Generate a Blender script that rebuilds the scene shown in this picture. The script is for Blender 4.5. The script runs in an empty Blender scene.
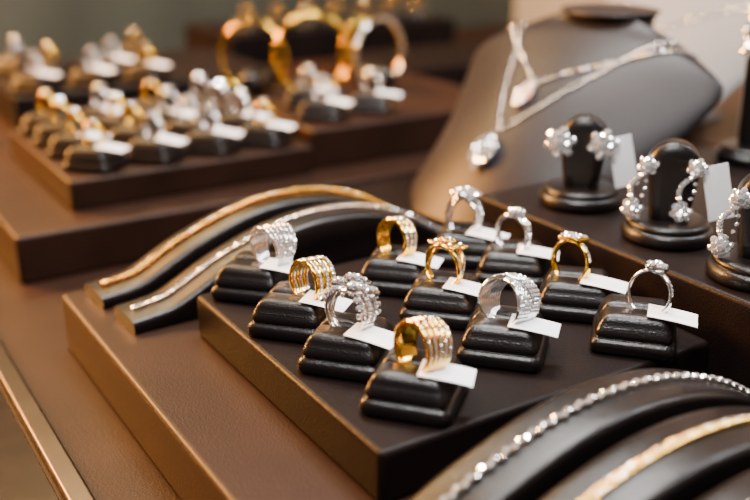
import bpy, math, random
from mathutils import Vector, Matrix
random.seed(7)
S=0.01
TH=math.radians(20.2); YAW=math.radians(32.1); CAMH=20.0; FPX=956.0

# ---------------------------------------------------------------- materials
def new_mat(name):
    m=bpy.data.materials.new(name); m.use_nodes=True
    nt=m.node_tree; b=nt.nodes['Principled BSDF']
    return m,nt,b
def leather(name,col,rough=0.42,bump=0.25,scale=900,var=0.25,spec=0.5):
    m,nt,b=new_mat(name)
    tc=nt.nodes.new('ShaderNodeTexCoord')
    v=nt.nodes.new('ShaderNodeTexVoronoi'); v.inputs['Scale'].default_value=scale
    n=nt.nodes.new('ShaderNodeTexNoise'); n.inputs['Scale'].default_value=scale*0.02; n.inputs['Detail'].default_value=5
    nt.links.new(tc.outputs['Object'],v.inputs['Vector']); nt.links.new(tc.outputs['Object'],n.inputs['Vector'])
    r=nt.nodes.new('ShaderNodeValToRGB')
    r.color_ramp.elements[0].position=0.3; r.color_ramp.elements[1].position=0.7
    r.color_ramp.elements[0].color=(col[0]*(1-var),col[1]*(1-var),col[2]*(1-var),1)
    r.color_ramp.elements[1].color=(col[0]*(1+var),col[1]*(1+var),col[2]*(1+var),1)
    nt.links.new(n.outputs['Fac'],r.inputs['Fac']); nt.links.new(r.outputs['Color'],b.inputs['Base Color'])
    bp=nt.nodes.new('ShaderNodeBump'); bp.inputs['Strength'].default_value=bump; bp.inputs['Distance'].default_value=0.0004
    nt.links.new(v.outputs['Distance'],bp.inputs['Height']); nt.links.new(bp.outputs['Normal'],b.inputs['Normal'])
    b.inputs['Roughness'].default_value=rough; b.inputs['Specular IOR Level'].default_value=spec
    return m
def simple(name,col,rough=0.5,metal=0.0,noise=0.0,scale=200,emit=None,es=0):
    m,nt,b=new_mat(name)
    b.inputs['Base Color'].default_value=(*col,1); b.inputs['Roughness'].default_value=rough; b.inputs['Metallic'].default_value=metal
    if noise>0:
        tc=nt.nodes.new('ShaderNodeTexCoord'); n=nt.nodes.new('ShaderNodeTexNoise'); n.inputs['Scale'].default_value=scale
        nt.links.new(tc.outputs['Object'],n.inputs['Vector'])
        r=nt.nodes.new('ShaderNodeValToRGB')
        r.color_ramp.elements[0].color=(*[c*(1-noise) for c in col],1); r.color_ramp.elements[1].color=(*[min(1,c*(1+noise)) for c in col],1)
        nt.links.new(n.outputs['Fac'],r.inputs['Fac']); nt.links.new(r.outputs['Color'],b.inputs['Base Color'])
    if emit:
        b.inputs['Emission Color'].default_value=(*emit,1); b.inputs['Emission Strength'].default_value=es
    return m
M_cush=leather('cushion_leather',(0.0045,0.0031,0.0031),0.31,0.25,1100,.25,.38)
M_tray=leather('tray_leather',(0.0065,0.0038,0.0035),0.42,0.3,900,.25,.11)
M_plat=leather('platform_leather',(0.019,0.0078,0.0044),0.44,0.3,900,.25,.15)
M_bust=leather('bust_leather',(0.011,0.009,0.0105),0.42,0.25,800,.25,.24)
M_gold=simple('polished_gold',(1.0,0.60,0.06),0.13,1.0)
M_goldb=simple('satin_gold',(1.0,0.62,0.10),0.20,1.0)
M_silver=simple('white_gold',(0.96,0.96,0.98),0.12,1.0)
M_rose=simple('rose_gold',(0.95,0.55,0.42),0.15,1.0)
M_gem=simple('diamond',(1.0,1.0,1.0),0.04,0.78)
M_paper=simple('tag_paper',(0.94,0.95,0.98),0.55,0,0.03,300)
M_chrome=simple('brushed_chrome',(0.075,0.06,0.052),0.30,1.0,0.3,30)
M_sill=simple('sill_granite',(0.014,0.008,0.005),0.20,0.0,0.6,60)
M_sill.node_tree.nodes['Principled BSDF'].inputs['Specular IOR Level'].default_value=.18
M_wallb=simple('wall_paint_teal',(0.045,0.055,0.046),0.5,0,0.7,5)
M_wallr=simple('wall_paint_grey',(0.34,0.33,0.31),0.7,0,0.15,4)
M_linen=simple('grey_linen',(0.20,0.195,0.19),0.8,0,0.2,400)
M_floor=simple('floor_stone',(0.25,0.22,0.2),0.4,0,0.2,6)
M_ceil=simple('ceiling_paint',(0.25,0.23,0.21),0.8,0,0.05,6)

# ---------------------------------------------------------------- mesh builder (cm)
class MB:
    def __init__(s,mats): s.v=[];s.f=[];s.mi=[];s.sm=[];s.mats=mats
    def add(s,vs,fs,mi=0,smooth=True,M=None):
        o=len(s.v)
        for p in vs:
            p=Vector(p)
            if M is not None: p=M@p
            s.v.append(p)
        for f in fs:
            s.f.append([i+o for i in f]); s.mi.append(mi); s.sm.append(smooth)
    def obj(s,name,loc=(0,0,0),rz=0.0):
        me=bpy.data.meshes.new(name)
        me.from_pydata([tuple(p*S) for p in s.v],[],s.f)
        for m in s.mats: me.materials.append(m)
        me.polygons.foreach_set('material_index',s.mi); me.polygons.foreach_set('use_smooth',s.sm)
        me.update()
        return inst(name,me,loc,rz)
def inst(name,me,loc,rz=0.0,rot=None,sc=1.0):
    o=bpy.data.objects.new(name,me); bpy.context.collection.objects.link(o)
    o.location=Vector(loc)*S; o.scale=(sc,sc,sc)
    o.rotation_euler=rot if rot else (0,0,rz)
    return o
def loft(mb,rings,mi=0,smooth=True,cap0=True,cap1=True,closed=True,M=None):
    n=len(rings[0]); vs=[p for r in rings for p in r]; fs=[]
    for i in range(len(rings)-1):
        for j in range(n if closed else n-1):
            k=(j+1)%n
            fs.append((i*n+j,i*n+k,(i+1)*n+k,(i+1)*n+j))
    mb.add(vs,fs,mi,smooth,M)
    if cap0: mb.add(rings[0],[tuple(reversed(range(n)))],mi,False,M)
    if cap1: mb.add(rings[-1],[tuple(range(n))],mi,False,M)
def sq(hx,hy,z,n=48,e=7.0,cx=0,cy=0):
    out=[]
    for i in range(n):
        a=2*math.pi*i/n
        c,s_=math.cos(a),math.sin(a)
        out.append((cx+hx*math.copysign(abs(c)**(2/e),c),cy+hy*math.copysign(abs(s_)**(2/e),s_),z))
    return out
def rbox(mb,x0,x1,y0,y1,z0,z1,r=0.2,mi=0,M=None):
    cx,cy=(x0+x1)/2,(y0+y1)/2; hx,hy=(x1-x0)/2,(y1-y0)/2
    def ring(ins,z):
        out=[];ax=hx-r;ay=hy-r;rr=max(r-ins,0.001)
        for q,(sx,sy) in enumerate([(1,1),(-1,1),(-1,-1),(1,-1)]):
            for k in range(5):
                a=math.radians(90*q+22.5*k)
                out.append((cx+sx*ax+rr*math.cos(a),cy+sy*ay+rr*math.sin(a),z))
        return out
    b=min(r,(z1-z0)/2)*0.8
    lv=[(b,0),(b*.6,b*.08),(b*.29,b*.29),(b*.08,b*.6),(0,b)]
    R=[ring(i,z0+z) for i,z in lv]+[ring(i,z1-z) for i,z in reversed(lv)]
    loft(mb,R,mi,True,M=M)
def make_box(name,x0,x1,y0,y1,z0,z1,mat,r=0.25):
    mb=MB([mat]); w,d=(x1-x0)/2,(y1-y0)/2
    rbox(mb,-w,w,-d,d,0,z1-z0,r)
    o=mb.obj(name,((x0+x1)/2,(y0+y1)/2,z0))
    for p in o.data.polygons:
        if p.area>(4*S*S): p.use_smooth=False
    return o
def smooth_interp(xs,ys,x):
    if x<=xs[0]: return ys[0]
    if x>=xs[-1]: return ys[-1]
    for i in range(len(xs)-1):
        if xs[i]<=x<=xs[i+1]:
            h=xs[i+1]-xs[i]; t=(x-xs[i])/h
            def slope(k):
                if k==0: return (ys[1]-ys[0])/(xs[1]-xs[0])
                if k==len(xs)-1: return (ys[-1]-ys[-2])/(xs[-1]-xs[-2])
                return (ys[k+1]-ys[k-1])/(xs[k+1]-xs[k-1])
            m0,m1=slope(i)*h,slope(i+1)*h
            return (2*t**3-3*t*t+1)*ys[i]+(t**3-2*t*t+t)*m0+(-2*t**3+3*t*t)*ys[i+1]+(t**3-t*t)*m1

def frame(o,n,t=None):
    n=Vector(n).normalized()
    if t is None: t=Vector((0.3,0.9,0.2))
    x=Vector(t)-n*Vector(t).dot(n)
    if x.length<1e-4: x=Vector((1,0,0))-n*n.x
    x.normalize(); y=n.cross(x)
    M=Matrix((( x.x,y.x,n.x,o[0]),(x.y,y.y,n.y,o[1]),(x.z,y.z,n.z,o[2]),(0,0,0,1)))
    return M
def gem(mb,p,n,s,mi,k=8,jit=.16):
    tw=random.random()*6.28
    n=(Vector(n).normalized()+Vector((random.uniform(-jit,jit),random.uniform(-jit,jit),random.uniform(-jit,jit))))
    M=frame(p,n,(math.cos(tw),math.sin(tw),0.37))
    vs=[];fs=[]
    for i in range(k):
        a=2*math.pi*i/k; vs.append((0.52*s*math.cos(a),0.52*s*math.sin(a),0.42*s))
    for i in range(k):
        a=2*math.pi*(i+.5)/k; vs.append((s*math.cos(a),s*math.sin(a),0.05*s))
    for i in range(k):
        a=2*math.pi*i/k; vs.append((0.6*s*math.cos(a),0.6*s*math.sin(a),-0.5*s))
    fs.append(tuple(range(k)))
    for i in range(k):
        j=(i+1)%k
        fs.append((i,k+i,j)); fs.append((j,k+i,k+j)); fs.append((k+i,2*k+j,k+j)); fs.append((k+i,2*k+i,2*k+j))
    mb.add(vs,fs,mi,False,M)
def bead(mb,p,r,mi,n=6,m=4,sc=(1,1,1),M=None):
    rings=[]
    for i in range(1,m):
        a=math.pi*i/m
        rings.append([(p[0]+sc[0]*r*math.sin(a)*math.cos(2*math.pi*j/n),p[1]+sc[1]*r*math.sin(a)*math.sin(2*math.pi*j/n),p[2]-sc[2]*r*math.cos(a)) for j in range(n)])
    loft(mb,rings,mi,True,M=M)
def torus(mb,M,R,r,mi,n=12,m=6,sx=1.0,sy=1.0):
    vs=[];fs=[]
    for i in range(n):
        a=2*math.pi*i/n
        for j in range(m):
            b=2*math.pi*j/m
            vs.append(((R+r*math.cos(b))*math.cos(a)*sx,(R+r*math.cos(b))*math.sin(a)*sy,r*math.sin(b)))
    for i in range(n):
        for j in range(m):
            i2=(i+1)%n;j2=(j+1)%m
            fs.append((i*m+j,i2*m+j,i2*m+j2,i*m+j2))
    mb.add(vs,fs,mi,True,M)

# ---------------------------------------------------------------- rings (axis = X, top = +Z, centre at origin)
def band(mb,R,hw,ht,mi,off=lambda t:0,rad=lambda t:0,seg=80):
    vs=[];fs=[];m=10
    for i in range(seg):
        t=2*math.pi*i/seg; n=Vector((0,math.sin(t),math.cos(t)))
        c=n*(R+rad(t))+Vector((off(t),0,0))
        for j in range(m):
            b=2*math.pi*j/m; cb,sb=math.cos(b),math.sin(b)
            cx=math.copysign(abs(cb)**0.7,cb)*hw; cn=math.copysign(abs(sb)**0.7,sb)*ht
            vs.append(c+Vector((cx,0,0))+n*cn)
    for i in range(seg):
        for j in range(m):
            i2=(i+1)%seg;j2=(j+1)%m
            fs.append((i*m+j,i*m+j2,i2*m+j2,i2*m+j))
    mb.add(vs,fs,mi,True)
def bandgems(mb,R,ht,s,a0,a1,mi,off=lambda t:0,rad=lambda t:0,gap=2.05):
    t=math.radians(a0)
    while t<math.radians(a1):
        n=Vector((0,math.sin(t),math.cos(t)))
        gem(mb,n*(R+rad(t)+ht)+Vector((off(t),0,0)),n,s,mi)
        t+=gap*s/(R+ht)
def dome(mb,c,R,h,s,mi,rows=3,center=None,metal=0,sx=1,sy=1):
    rings=[]
    for zz,rr in ((-0.22,0.35),(-0.1,0.8),(0.02,1.02),(0.08,0.98)):
        rings.append([(c[0]+sx*R*rr*math.cos(a),c[1]+sy*R*rr*math.sin(a),c[2]+zz) for a in [2*math.pi*i/20 for i in range(20)]])
    loft(mb,rings,metal)
    gem(mb,(c[0],c[1],c[2]+h+0.06),(0,0,1),center or s*1.4,mi,10)
    r0=(center or s*1.4)+s*0.8
    k=0
    while r0+ s*0.3<=R and k<rows:
        cnt=max(5,int(2*math.pi*r0/(2.05*s)))
        for i in range(cnt):
            a=2*math.pi*i/cnt+k*.3
            q=r0/R
            nrm=Vector((math.cos(a)*q*0.6*h/R*2,math.sin(a)*q*0.6*h/R*2,1))
            gem(mb,(c[0]+sx*r0*math.cos(a),c[1]+sy*r0*math.sin(a),c[2]+h*(1-q*q)+0.08),nrm,s,mi)
        r0+=2*s; k+=1
def ring_mesh(kind):
    R=0.93
    if kind=='wide_gold':
        mb=MB([M_gold,M_gem])
        for k in range(5):
            o=(k-2)*0.27
            f=lambda t,o=o:o*(0.62+0.38*(1+math.cos(t))/2*1.15)
            rd=lambda t,k=k:0.10*(1+math.cos(t))/2*(1-abs(k-2)*0.25)
            band(mb,R+.05,0.11,0.10,0,f,rd)
            bandgems(mb,R+.05,0.085,0.056,-115,115,1,f,rd,2.3)
        band(mb,R-.03,0.5,0.03,0)
    elif kind=='wide_silver_fan':
        mb=MB([M_silver,M_gem])
        for k in range(6):
            o=(k-2.5)*0.22
            f=lambda t,o=o:o*(0.40+0.90*(1+math.cos(t))/2)
            rd=lambda t,k=k:0.16*(1+math.cos(t))/2
            band(mb,R,0.075,0.08,0,f,rd); bandgems(mb,R,0.07,0.085,-110,120,1,f,rd)
    elif kind=='two_tone':
        mb=MB([M_silver,M_gem,M_gold])
        for k in range(6):
            o=(k-2.5)*0.20
            f=lambda t,o=o:o*(0.7+0.4*(1+math.cos(t))/2)
            band(mb,R,0.085,0.085,2 if k%2 else 0,f)
            if k%2==0: bandgems(mb,R,0.08,0.09,-115,120,1,f)
    elif kind=='statement':
        mb=MB([M_silver,M_gem])
        for k in range(4):
            sg=1 if k%2 else -1
            f=lambda t,k=k,sg=sg:(k-1.5)*0.25*(0.4+.6*(1+math.cos(t))/2)+sg*0.25*math.sin(t*1.0)*(1+math.cos(t))/2
            band(mb,R,0.08,0.08,0,f); bandgems(mb,R,0.07,0.1,-100,120,1,f)
        for (cx,cy,rr,z) in ((-0.50,0.0,0.46,R+.14),(0.38,-0.38,0.42,R+.12),(0.45,0.45,0.42,R+.06),(-0.28,0.68,0.40,R-.10),(-0.18,-0.68,0.40,R-.08),(0,0,.44,R+.30)):
            dome(mb,(cx,cy,z),rr,0.14,0.10,1,3,0.15)
        for i in range(9):
            a=math.radians(-70+i*20)
            for sx in (-1,1):
                n=Vector((sx*0.5,math.sin(a),math.cos(a)))
                gem(mb,Vector((sx*.75,math.sin(a)*(R),math.cos(a)*(R)+.05)),n,0.12,1)
                bead(mb,(sx*.70,math.sin(a)*(R-.04),math.cos(a)*(R-.04)+.04),0.12,0)
    elif kind=='cross_silver':
        mb=MB([M_silver,M_gem])
        for k in range(5):
            f=lambda t,k=k:(k-2)*0.18*(0.7+.4*(1+math.cos(t))/2)+0.30*math.sin(t)
            band(mb,R+.02,0.085,0.08,0,f); bandgems(mb,R+.02,0.07,0.085,-110,120,1,f)
        for k in range(4):
            f=lambda t,k=k:(k-1.5)*0.18*(0.7+.4*(1+math.cos(t))/2)-0.42*math.sin(t)
            rd=lambda t:0.14*max(0,math.cos(t))
            band(mb,R+.04,0.085,0.08,0,f,rd); bandgems(mb,R+.04,0.07,0.085,-100,110,1,f,rd)
    elif kind=='gold_pave':
        mb=MB([M_gold,M_gem])
        for k in range(3):
            o=(k-1)*0.26
            f=lambda t,o=o:o*(0.7+0.5*(1+math.cos(t))/2)
            rd=lambda t,k=k:0.12*(1+math.cos(t))/2
            band(mb,R,0.14,0.10,0,f,rd)
            bandgems(mb,R,0.085,0.10 if k==1 else .07,-60,100,1,f,rd)
    elif kind=='gold_flower':
        mb=MB([M_gold,M_gem])
        for sg in (-1,1):
            f=lambda t,sg=sg:sg*0.24*math.cos(t*1.0)+sg*.06
            band(mb,R,0.12,0.09,0,f); bandgems(mb,R,.07,.065,-80,90,1,f)
        for (cx,cy,z) in ((-0.38,-0.42,R+.02),(0.38,0.42,R+.02),(-.3,.4,R),(.35,-.4,R),(0.05,0.0,R+.18)):
            for i in range(5):
                a=i*2*math.pi/5
                bead(mb,(cx+.24*math.cos(a),cy+.24*math.sin(a),z+.08),0.15,0,8,5,(1,1,.5))
            gem(mb,(cx,cy,z+.18),(0,0,1),0.13,1)
    elif kind=='silver_cluster':
        mb=MB([M_silver,M_gem])
        for sg in (-1,1):
            f=lambda t,sg=sg:sg*0.22*(1+math.cos(t))/2*1.2
            band(mb,R,0.10,0.09,0,f); bandgems(mb,R,.07,.105,-110,110,1,f)
        dome(mb,(0,0,R+.14),0.72,0.22,0.14,1,3,0.26)
    elif kind=='silver_thin':
        mb=MB([M_silver,M_gem])
        band(mb,R-.02,0.11,0.07,0); bandgems(mb,R-.02,.05,.085,-80,80,1)
        dome(mb,(0,0,R+.13),0.48,0.14,0.115,1,2,0.23)
    elif kind=='silver_tiara':
        mb=MB([M_silver,M_gem])
        band(mb,R,0.16,0.07,0); band(mb,R+.02,.08,.08,0,lambda t:.25*math.cos(t)); band(mb,R+.02,.08,.08,0,lambda t:-.25*math.cos(t))
        bandgems(mb,R+.05,.05,.13,-80,90,1)
        dome(mb,(0,0.1,R+.12),0.5,0.14,0.12,1,2,0.2)
    elif kind=='gold_square':
        mb=MB([M_gold,M_gem])
        band(mb,R-.01,0.17,0.085,0); bandgems(mb,R-.01,.07,.09,-75,75,1)
        rbox(mb,-.46,.46,-.50,.50,R-.04,R+.18,.08,0)
        for i in range(4):
            for j in range(4): gem(mb,(-.32+.213*i,-.35+.23*j,R+.22+.03*(1.5-abs(i-1.5))),(0.1*(i-1.5),.1*(j-1.5),1),.12,1)
    elif kind=='gold_plain':
        mb=MB([M_gold,M_gem])
        band(mb,R,.3,.1,0,seg=40); dome(mb,(0,0,R+.12),.45,.12,.13,1,2,.2)
    elif kind=='silver_plain':
        mb=MB([M_silver,M_gem])
        band(mb,R,.25,.1,0,seg=40); dome(mb,(0,0,R+.12),.6,.18,.14,1,2,.25)
    return mb

# ---------------------------------------------------------------- cushion
def cushion_mb():
    mb=MB([M_cush])
    prof=[(1.74,0),(1.90,.06),(1.96,.18),(1.98,.36),(1.95,.54),(1.87,.68),(1.76,.745),(1.70,.755),(1.745,.79),(1.785,.88),(1.79,1.0),(1.73,1.16),(1.64,1.32)]
    loft(mb,[sq(h,h,z,72,10) for h,z in prof])
    for sg in (-1,1):
        pr=[(1.66,.83,1.28),(1.60,.80,1.40),(1.53,.765,1.53),(1.44,.71,1.66),(1.31,.60,1.77),(1.1,.44,1.83),(.8,.2,1.85)]
        loft(mb,[sq(a,b,z,56,9,0,sg*(max(.83,b+.02) if i==0 else (a-b if a-b>.78 else .80-.005*i))) for i,(a,b,z) in enumerate(pr)])
    return mb
def get_mesh(mb,name):
    o=mb.obj(name); me=o.data; bpy.data.objects.remove(o); return me
CUSHME=get_mesh(cushion_mb(),'ring_cushion')

def tag_mesh(L=2.25,W=1.5,droop=0.14):
    mb=MB([M_paper]); n=8
    vs=[];fs=[]
    for i in range(n+1):
        t=i/n; x=t*L; z=-droop*t*t
        for y in (-W/2,W/2):
            vs.append((x,y,z)); vs.append((x,y,z+0.03))
    for i in range(n):
        a=i*4;b=(i+1)*4
        fs+= [(a,a+2,b+2,b),(a+1,b+1,b+3,a+3),(a,b,b+1,a+1),(a+2,a+3,b+3,b+2)]
    fs+=[(0,1,3,2),(n*4,n*4+2,n*4+3,n*4+1)]
    mb.add(vs,fs,0,False)
    return mb
TAGME=get_mesh(tag_mesh(),'price_tag')

# (x, y, kind, cushion angle, ring axis angle, name, tag angle, scale, ring slide along the slit)
front=[(20.04,43.99,'wide_silver_fan',-47,192,'diamond_ring',-52,1.08,1.0),
(19.77,38.82,'two_tone',-48,190,'two_tone_ring',-56,1.10,.85),
(20.04,34.11,'statement',-49,205,'diamond_cocktail_ring',-62,1.15,0),
(20.47,29.44,'wide_gold',-50,184,'gold_diamond_ring',-50,1.10,.25),
(27.07,40.76,'gold_pave',-46,188,'gold_diamond_ring',-55,1.12,-.1),
(26.86,36.25,'gold_flower',-47,192,'gold_flower_ring',-58,1.18,0),
(26.61,31.10,'cross_silver',-48,194,'diamond_ring',-54,1.12,.15),
(32.75,42.10,'silver_cluster',-45,194,'diamond_ring',-60,1.2,-.2),
(33.10,38.20,'silver_tiara',-46,190,'diamond_ring',-50,1.15,-.1),
(33.05,33.10,'gold_square',-47,188,'gold_diamond_ring',-58,1.2,-.4),
(32.65,28.70,'silver_thin',-48,190,'diamond_ring',-56,1.2,.55)]
meshes={}
for (x,y,kind,ca,ra,nm,ta,sc,sl) in front:
    inst('ring_cushion',CUSHME,(x,y,0.01),math.radians(ca))
    if kind not in meshes: meshes[kind]=get_mesh(ring_mesh(kind),nm)
    c=math.radians(ca)
    rx_,ry_=x+sl*math.cos(c),y+sl*math.sin(c)
    inst(nm,meshes[kind],(rx_,ry_,2.55),rot=(math.radians(random.uniform(-4,4)),math.radians(random.uniform(-14,-6)),math.radians(ra)),sc=sc)
    k=.25+max(0,sl)*.5
    tx,ty=x+k*math.cos(c)+0.65*math.sin(c), y+k*math.sin(c)-0.65*math.cos(c)
    inst('price_tag',TAGME,(tx,ty,1.95),rot=(0,math.radians(3),math.radians(ta)+math.radians(6)))

# ---------------------------------------------------------------- platforms
make_box('display_counter',-40,140,-20,166,-90,-6.0,M_plat,0.4)
make_box('leather_platform',12.2,36.0,4,55.2,-6.0,-2.4,M_plat,0.35)
make_box('ring_tray',17.0,35.9,26.7,45.3,-2.4,0.0,M_tray,0.3)
make_box('earring_platform',36.1,70,10,45.6,-6.0,2.5,M_tray,0.3)
make_box('bust_platform',36.1,75,46,66,-6.0,-2.4,M_tray,0.3)
make_box('leather_platform',12.2,75,67,125,-6.0,-2.4,M_plat,0.35)
make_box('ring_tray',17.3,38.2,70.8,91,-2.4,0.0,M_plat,0.3)
make_box('ring_tray',38.5,62,71.5,92,-2.4,1.2,M_plat,0.3)
make_box('ring_tray',20,50,100,122,-2.4,1.2,M_tray,0.3)
make_box('chrome_rail',7.7,8.8,-10,150,-6.0,-5.4,M_chrome,0.2)
make_box('chrome_rail',3.9,4.6,-10,150,-6.0,-5.5,M_chrome,0.2)
make_box('window_sill',-38,7.5,-10,150,-6.0,-5.8,M_sill,0.1)

# ---------------------------------------------------------------- ramps + bracelets
RX=[0,1.2,2.6,6.0,10.7,15.0,19.0,22.4,23.4]
RZ=[0.75,0.85,1.1,2.7,4.1,4.15,3.0,1.1,0.8]
def ramp_h(x): return smooth_interp(RX,RZ,x)
def ramp_mb(mat):
    mb=MB([mat]); R=[]; hw=1.5
    N=70
    for i in range(N+1):
        x=23.4*i/N; h=ramp_h(x)
        R.append([(x,-hw,0),(x,-hw,h-.28),(x,-hw+.06,h-.12),(x,-hw+.2,h-.03),(x,-hw+.45,h),(x,0,h+.02),(x,hw-.45,h),(x,hw-.2,h-.03),(x,hw-.06,h-.12),(x,hw,h-.28),(x,hw,0)])
    loft(mb,R,0,True)
    return mb
RAMPME=get_mesh(ramp_mb(M_cush),'bracelet_ramp')
def path_walk(x0,x1,step,lift=0.0):
    x=x0;out=[]
    while x<x1:
        d=0.05; sl=(ramp_h(x+d)-ramp_h(x-d))/(2*d)
        t=Vector((1,0,sl)).normalized(); n=Vector((-t.z,0,t.x))
        p=Vector((x,0,ramp_h(x)+.02))+n*lift
        out.append((p,t,n)); x+=step*t.x
    return out
def bracelet(kind):
    if kind=='tennis':
        mb=MB([M_silver,M_gem])
        for i,(p,t,n) in enumerate(path_walk(0.6,23,0.30,0.13)):
            q=p+Vector((0,0.06*(1 if i%2 else -1),0))
            M=frame(q,n,t)
            bead(mb,(0,0,-.02),.165,0,10,4,(1,1,.7),M)
            gem(mb,q+n*.08,n,.145,1,8,.2)
            for sx,sy in ((-1,1),(1,1),(1,-1),(-1,-1)):
                bead(mb,(.09*sx,.11*sy,.09),.032,0,5,3,(1,1,1),M)
            bead(mb,(.15,.06*(-1 if i%2 else 1),0),.07,0,6,4,(1,1,1),M)
    elif kind=='gold_pave':
        mb=MB([M_goldb,M_gem])
        for i,(p,t,n) in enumerate(path_walk(0.6,23,0.24,0.12)):
            M=frame(p,n,t)
            torus(mb,M,.13,.055,0,10,5,.8,1.35)
            gem(mb,p+n*.05+Vector((0,.08,0)),n,.065,1,6); gem(mb,p+n*.05-Vector((0,.08,0)),n,.065,1,6)
    elif kind=='gold_rope':
        mb=MB([M_gold,M_gem])
        for i,(p,t,n) in enumerate(path_walk(0.6,23,0.17,0.16)):
            M=frame(p,(t+Vector((0,.9,0))*(1)).normalized(),n); torus(mb,M,.12,.055,0,9,5)
            if i%2: gem(mb,p+n*.15,n,.06,1,6)
    else:
        mb=MB([M_silver,M_gem])
        for i,(p,t,n) in enumerate(path_walk(0.6,23,0.19,0.13)):
            M=frame(p,n,t)
            rbox(mb,-.085,.085,-.13,.13,-.08,.06,.03,0,M)
            gem(mb,p+n*.08,n,.10,1,6)
    return mb
def ramp(x,y,rot,kind,nm):
    inst('bracelet_ramp',RAMPME,(x,y,-2.39),math.radians(rot))
    b=bracelet(kind); b.obj(nm,(x,y,-2.39),math.radians(rot))
ramp(13.6,52.9,3,'gold_rope','gold_bracelet')
ramp(14.0,48.6,3,'silver','silver_bracelet')
ramp(12.6,23.0,0,'tennis','diamond_bracelet')
ramp(12.6,19.2,0,'gold_pave','gold_bracelet')
ramp(12.6,15.4,0,'silver','diamond_bracelet')

# ---------------------------------------------------------------- earring stands
def stand_mb(tall=0.0):
    mb=MB([M_cush])
    prof=[(2.15,0),(2.38,.08),(2.45,.3),(2.45,.55),(2.36,.72),(2.2,.78),(2.14,.80),(2.22,.85),(2.2,1.0),(2.05,1.12),(1.6,1.16),(.5,1.17)]
    loft(mb,[[(r*math.cos(2*math.pi*i/56),r*math.sin(2*math.pi*i/56),z) for i in range(56)] for r,z in prof])
    def outline(ins):
        w=1.42-ins; out=[(-w*0.72,1.12),( -w*0.80,2.0)]
        for k in range(0,21):
            a=math.pi*1.12-math.pi*1.24*k/20
            out.append((w*math.cos(a),4.0+tall+w*math.sin(a)))
        out+=[(w*.80,2.0),(w*.72,1.12)]
        return out
    R=[]
    for y,ins in ((-.80,.75),(-.76,.5),(-.68,.25),(-.55,.06),(-.4,0),(.6,0),(.75,.06),(.85,.25),(.92,.5)):
        R.append([(a,y,b) for a,b in outline(ins)])
    loft(mb,R)
    return mb
STME=get_mesh(stand_mb(),'earring_stand'); STALL=get_mesh(stand_mb(10.5),'pendant_stand')
def flower_earring(style):
    mb=MB([M_silver,M_gem,M_rose])
    def cluster(c,R,s,petals=6):
        M=frame(c,(0,-1,0),(1,0,0))
        bead(mb,(0,0,-.05),R*.8,0,12,6,(1,1,.4),M)
        gem(mb,Vector(c)+Vector((0,-.18,0)),(0,-1,0),s*1.5,1,10)
        for i in range(petals):
            a=2*math.pi*i/petals
            gem(mb,Vector(c)+Vector((R*.62*math.cos(a),-.12,R*.62*math.sin(a))),(math.cos(a)*.4,-1,math.sin(a)*.4),s*1.15,1)
            a+=math.pi/petals
            gem(mb,Vector(c)+Vector((R*.98*math.cos(a),-.02,R*.98*math.sin(a))),(math.cos(a)*.7,-1,math.sin(a)*.7),s,1)
    if style=='flower': cluster((0,-.1,0),.80,.25)
    else:
        cluster((0,-.1,0.1),.46,.17)
        N=10
        for i in range(N):
            t=i/(N-1); z=-.30-1.85*t; cx=-.46*math.sin(math.pi*t)
            bead(mb,(cx,-.06,z),.17,0,8,4,(1,.7,.9)); gem(mb,(cx,-.18,z),(-.2,-1,0),.155,1)
            if 0<i<N-1 and i%2==0: bead(mb,(-cx*.6,-.04,z),.11,0,6,4); gem(mb,(-cx*.6,-.12,z),(.2,-1,0),.12,1)
        cluster((0,-.1,-2.45),.50,.18)
    return mb
EF=get_mesh(flower_earring('flower'),'diamond_earring'); ED=get_mesh(flower_earring('drop'),'diamond_drop_earring')
VT=get_mesh(tag_mesh(3.1,1.35,.15),'price_tag')
def stand(x,y,z,rot,style,tag=True):
    r=math.radians(rot)
    inst('earring_stand',STME,(x,y,z+.01),r)
    for sx in (-1,1):
        lx,ly,lz=sx*1.25-.1,-.82,3.9 if style=='flower' else 4.1
        wx=x+lx*math.cos(r)-ly*math.sin(r); wy=y+lx*math.sin(r)+ly*math.cos(r)
        inst('diamond_earring' if style=='flower' else 'diamond_drop_earring',EF if style=='flower' else ED,(wx,wy,z+lz),rot=(0,math.radians(14),r+math.radians(-8)))
    if tag:
        lx,ly=2.0,-.6
        wx=x+lx*math.cos(r)-ly*math.sin(r); wy=y+lx*math.sin(r)+ly*math.cos(r)
        inst('price_tag',VT,(wx,wy,z+4.4),rot=(math.radians(90),math.radians(76),r+math.radians(10)))
stand(40.3,40.7,2.5,-47,'flower')
stand(39.9,33.5,2.5,-47,'drop')
stand(39.1,27.0,2.5,-47,'drop')
inst('pendant_stand',STALL,(57.6,41.6,2.51),math.radians(-50))
inst('diamond_drop_earring',ED,(55.6,41.4,13.0),math.radians(-50))

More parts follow.
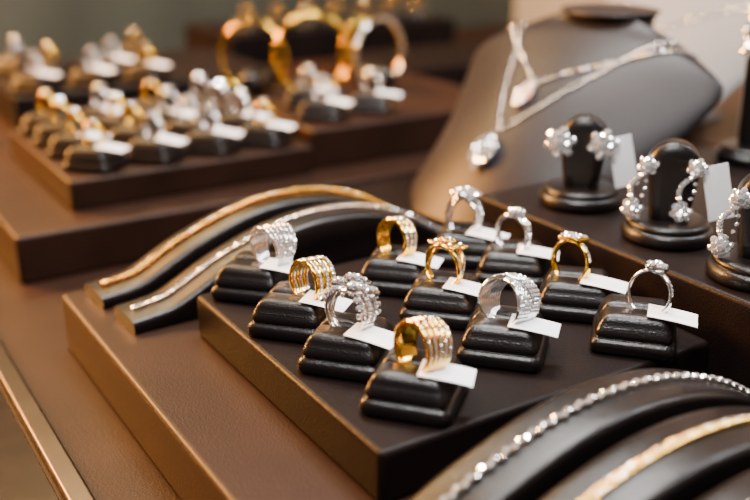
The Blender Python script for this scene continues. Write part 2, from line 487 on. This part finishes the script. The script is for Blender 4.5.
# ---------------------------------------------------------------- necklace bust
SV=[0,.05,.10,.17,.27,.42,.58,.74,.88,1.0]
sec={'f':[0,0.0,0.3,1.2,2.8,5.6,8.8,12.0,14.3,15.6],
'z':[14.5,13.8,13.2,12.6,12.0,10.2,7.7,4.7,2.1,0.45],
'w':[4.1,3.6,4.6,8.4,11.6,11.2,9.6,8.4,7.2,5.0],
'd':[3.1,2.6,2.2,1.6,1.2,1.0,.9,.8,.6,.4],
'c':[0,0,.2,.8,1.7,2.6,2.8,2.3,1.3,.5]}
def bsec(v): return {k:smooth_interp(SV,sec[k],v) for k in sec}
def bpt(v,phi=None,lat=None,lift=0):
    s=bsec(v); s2=bsec(min(1,v+.01)); s1=bsec(max(0,v-.01))
    T=Vector((s2['f']-s1['f'],0,s2['z']-s1['z'])).normalized(); N=Vector((-T.z,0,T.x))
    if lat is not None: phi=math.acos(max(-1,min(1,lat/s['w'])))
    cp,sp=math.cos(phi),math.sin(phi)
    return Vector((s['f'],0,s['z']))+Vector((0,1,0))*s['w']*cp+N*(s['d']*sp-s['c']*cp*cp+lift)
def bnorm(v,lat):
    a=bpt(min(1,v+.01),lat=lat)-bpt(v-.01,lat=lat); b=bpt(v,lat=lat+.1)-bpt(v,lat=lat-.1)
    n=a.cross(b); n.normalize()
    return n if n.x+n.z>0 else -n
def bust_mb(mat):
    mb=MB([mat]); R=[]
    NV=56
    for i in range(NV+1):
        v=i/NV; R.append([bpt(v,2*math.pi*j/64) for j in range(64)])
    c0=Vector((0,0,14.5))
    capr=[[Vector((0,0,14.5+.35*(1-k*k)))+ (p-c0)*k for p in R[0]] for k in (.3,.7,.93)]
    loft(mb,capr+R,0,True)
    rbox(mb,-2.2,6.5,-3.5,3.5,0,0.5,.2,0)
    rbox(mb,-.8,.4,-2.6,2.6,0.3,11,.3,0)
    return mb
BX,BY,BZ,BR=54.6,53.5,-2.4,math.radians(180+6)
inst('necklace_bust',get_mesh(bust_mb(M_bust),'necklace_bust'),(BX,BY,BZ+.01),BR)
def necklace_mb(half,vtop,vbot,spacing,kind,pend,ex=1.15):
    mbn=MB([M_silver,M_gem,M_rose]); pts=[]
    n=220
    for i in range(n+1):
        u=-1+2*i/n
        v=vtop+(vbot-vtop)*(1-(abs(u)**ex))
        lat=half*u
        s=bsec(v); lat=max(-s['w']*.97,min(s['w']*.97,lat))
        pts.append(bpt(v,lat=lat)+bnorm(v,lat)*.12)
    acc=0;k=0
    for a,b in zip(pts,pts[1:]):
        seg=(b-a).length; d=0
        while acc+seg-d>=spacing:
            d+=spacing-acc; acc=0
            p=a+(b-a)*(d/seg); t=(b-a).normalized(); nn=Vector((.6,0,.8))
            if kind=='tennis':
                M=frame(p,nn,t); rbox(mbn,-.08,.08,-.08,.08,-.07,.04,.03,0,M); gem(mbn,p+nn*.06,nn,.09,1,6)
            else:
                M=frame(p,nn if k%2 else t.cross(nn),t); torus(mbn,M,.09,.03,0,8,4,1.5,1)
            k+=1
        acc+=seg-d
    vv=min(.97,vbot+pend['dv']); nn=bnorm(vv,0.01)
    c=bpt(vv,lat=0.01)+nn*.25; M=frame(c,nn,(0,1,0))
    if pend['t']=='teardrop':
        bead(mbn,(0,0,0),1.15,0,16,6,(.9,1.1,.25),M)
        for rr,cnt,s_ in ((.96,16,.19),(.54,9,.18)):
            for i in range(cnt):
                a=2*math.pi*i/cnt; gem(mbn,M@Vector((rr*.95*math.cos(a),rr*1.15*math.sin(a),.26)),nn,s_,1)
        gem(mbn,M@Vector((0,0,.32)),nn,.34,1,10)
        gem(mbn,M@Vector((0,1.45,.15)),nn,.2,1,10); gem(mbn,M@Vector((0,-1.45,.15)),nn,.22,1,10)
    elif pend['t']=='knot':
        torus(mbn,M,.6,.18,2,20,8); torus(mbn,M@Matrix.Translation((0,-.6,.05)),.42,.15,0,16,8); torus(mbn,M@Matrix.Translation((0,.6,.05)),.38,.14,0,16,8)
        for i in range(10):
            a=i*.628; gem(mbn,M@Vector((.6*math.cos(a),.6*math.sin(a),.19)),nn,.12,1)
    return mbn
N1=get_mesh(necklace_mb(7.2,.18,.67,.24,'chain',{'t':'teardrop','dv':.07}),'diamond_necklace')
N2=get_mesh(necklace_mb(8.9,.20,.50,.20,'tennis',{'t':'knot','dv':.05}),'pendant_necklace')
inst('diamond_necklace',N1,(BX,BY,BZ+.01),BR)
inst('pendant_necklace',N2,(BX,BY,BZ+.01),BR)

# ---------------------------------------------------------------- background ring trays
gp=get_mesh(ring_mesh('gold_plain'),'gold_ring'); sp_=get_mesh(ring_mesh('silver_plain'),'silver_ring')
def mini(x,y,z,kind,a,tag=True):
    inst('ring_cushion',CUSHME,(x,y,z+.01),math.radians(-47))
    inst('gold_ring' if kind else 'silver_ring',gp if kind else sp_,(x,y,z+2.6),rot=(0,0,math.radians(a)))
    if tag:
        c=math.radians(-52+random.uniform(-10,10))
        inst('price_tag',TAGME,(x+.1,y-.8,z+1.95),rot=(0,math.radians(3),c))
for i in range(4):
    for j in range(4):
        x=20.3+4.9*i; y=73.8+4.7*j
        mini(x,y,0,1 if i<1 or (i,j) in ((1,1),(1,2),(2,3),(3,0)) else 0,random.uniform(195,225),(i+j)%3==1 or j==0)
for (x,y) in ((41.5,75),(47,75.5),(43,80.5)):
    mini(x,y,1.2,0,205,x<50)
for (x,y,g) in ((23,103,0),(29,103,0),(35,103,1),(26,109,1),(33,109,0),(24,116,0),(38,116,1)):
    mini(x,y,1.2,g,205,(x%2)==1)
# bangles standing on padded rolls
def bangle_roll(x,y,rot):
    mb=MB([M_cush]); prof=[]
    for i in range(25):
        q=-2.6+5.2*i/24; r=1.3*(1-abs(q/2.6)**8*.35)
        prof.append([(q,r*math.cos(2*math.pi*k/24),1.3+r*math.sin(2*math.pi*k/24)) for k in range(24)])
    loft(mb,prof); mb.obj('bangle_roll',(x,y,1.2),math.radians(rot))
def bangle(x,y,rot,rr,th,mt,nm):
    mb=MB([mt]); torus(mb,frame((0,0,0),(1,0,0),(0,0,1)),rr,th,0,64,10); mb.obj(nm,(x,y,1.2+rr+th),math.radians(rot))
bangle_roll(46.4,86,-112); bangle(45.9,84.8,-112,3.9,.22,M_gold,'gold_bangle'); bangle(46.7,86.8,-100,3.9,.12,M_gold,'gold_bangle')
bangle_roll(53.0,84.5,-85); bangle(53.0,83.6,-75,3.6,.14,M_silver,'silver_bangle'); bangle(53.1,85.5,-92,3.6,.10,M_gold,'gold_bangle')
bangle_roll(41.5,89.3,-130); bangle(41.2,88.8,-140,3.6,.13,M_gold,'gold_bangle')

# second (grey linen) bust and further display platforms in the back of the shop
inst('necklace_bust',get_mesh(bust_mb(M_linen),'necklace_bust'),(84,70,-2.39),math.radians(190))
inst('pendant_necklace',N2,(84,70,-2.39),math.radians(190))
make_box('bust_platform',75.5,110,40,80,-6,-2.4,M_plat,.3)
make_box('ring_tray',64,92,96,112,-6,0.5,M_tray,.3)
make_box('ring_tray',56,96,128,146,-6,1.5,M_tray,.3)
for k in range(7):
    mini(60+5*k,131,1.5,1,205,False)

# ---------------------------------------------------------------- room
make_box('floor',-200,260,-120,330,-92,-90,M_floor,.1)
make_box('wall_back',-200,260,168,172,-90,180,M_wallb,.1)
make_box('wall_right',142,146,-120,168,-90,180,M_wallr,.1)
make_box('ceiling',-200,260,-120,330,180,184,M_ceil,.1)

# ---------------------------------------------------------------- lights
def area(name,loc,target,sx,sy,power,col):
    l=bpy.data.lights.new(name,'AREA'); l.shape='RECTANGLE'; l.size=sx*S; l.size_y=sy*S; l.energy=power; l.color=col
    o=bpy.data.objects.new(name,l); bpy.context.collection.objects.link(o)
    o.location=Vector(loc)*S; d=Vector(target)-Vector(loc); o.rotation_euler=d.to_track_quat('-Z','Y').to_euler()
area('ceiling_panel_light',(55,66,100),(30,36,0),30,12,14,(1,.96,.92))
area('side_panel_light',(95,10,80),(34,38,0),16,40,7,(.92,.95,1))
area('added_metal_fill',(-14,0,85),(26,33,0),26,26,13,(1,.98,.96))  # added soft source, gives the metals something bright to reflect
area('added_warm_fill',(-44,158,58),(6,74,-2),60,40,150,(1,.42,.10))  # unseen light added for the orange warmth of a lens flare
area('added_wall_fill',(20,150,100),(10,168,0),60,10,30,(1,.64,.28))  # extra light added to brighten the back wall in orange
for i,(x,y) in enumerate(((10,45),(40,15),(25,75),(60,45),(5,20),(40,100))):
    area('added_glint_light',(x,y,120),(28+.2*(x-28),38+.3*(y-38),0),2.5,2.5,4.5,(1,.98,.95))  # small sources added overhead for sharp glints on gem facets
w=bpy.data.worlds.new('World'); bpy.context.scene.world=w; w.use_nodes=True
w.node_tree.nodes['Background'].inputs['Color'].default_value=(.85,.8,.78,1); w.node_tree.nodes['Background'].inputs['Strength'].default_value=.13

cam=bpy.data.cameras.new('Camera'); co=bpy.data.objects.new('Camera',cam); bpy.context.collection.objects.link(co)
co.location=(0,0,CAMH*S); co.rotation_euler=(math.radians(90)-TH,0,-YAW)
cam.sensor_width=36; cam.lens=FPX/750*36; cam.clip_start=.01; cam.clip_end=20
cam.dof.use_dof=True; cam.dof.focus_distance=.45; cam.dof.aperture_fstop=4.2
bpy.context.scene.camera=co
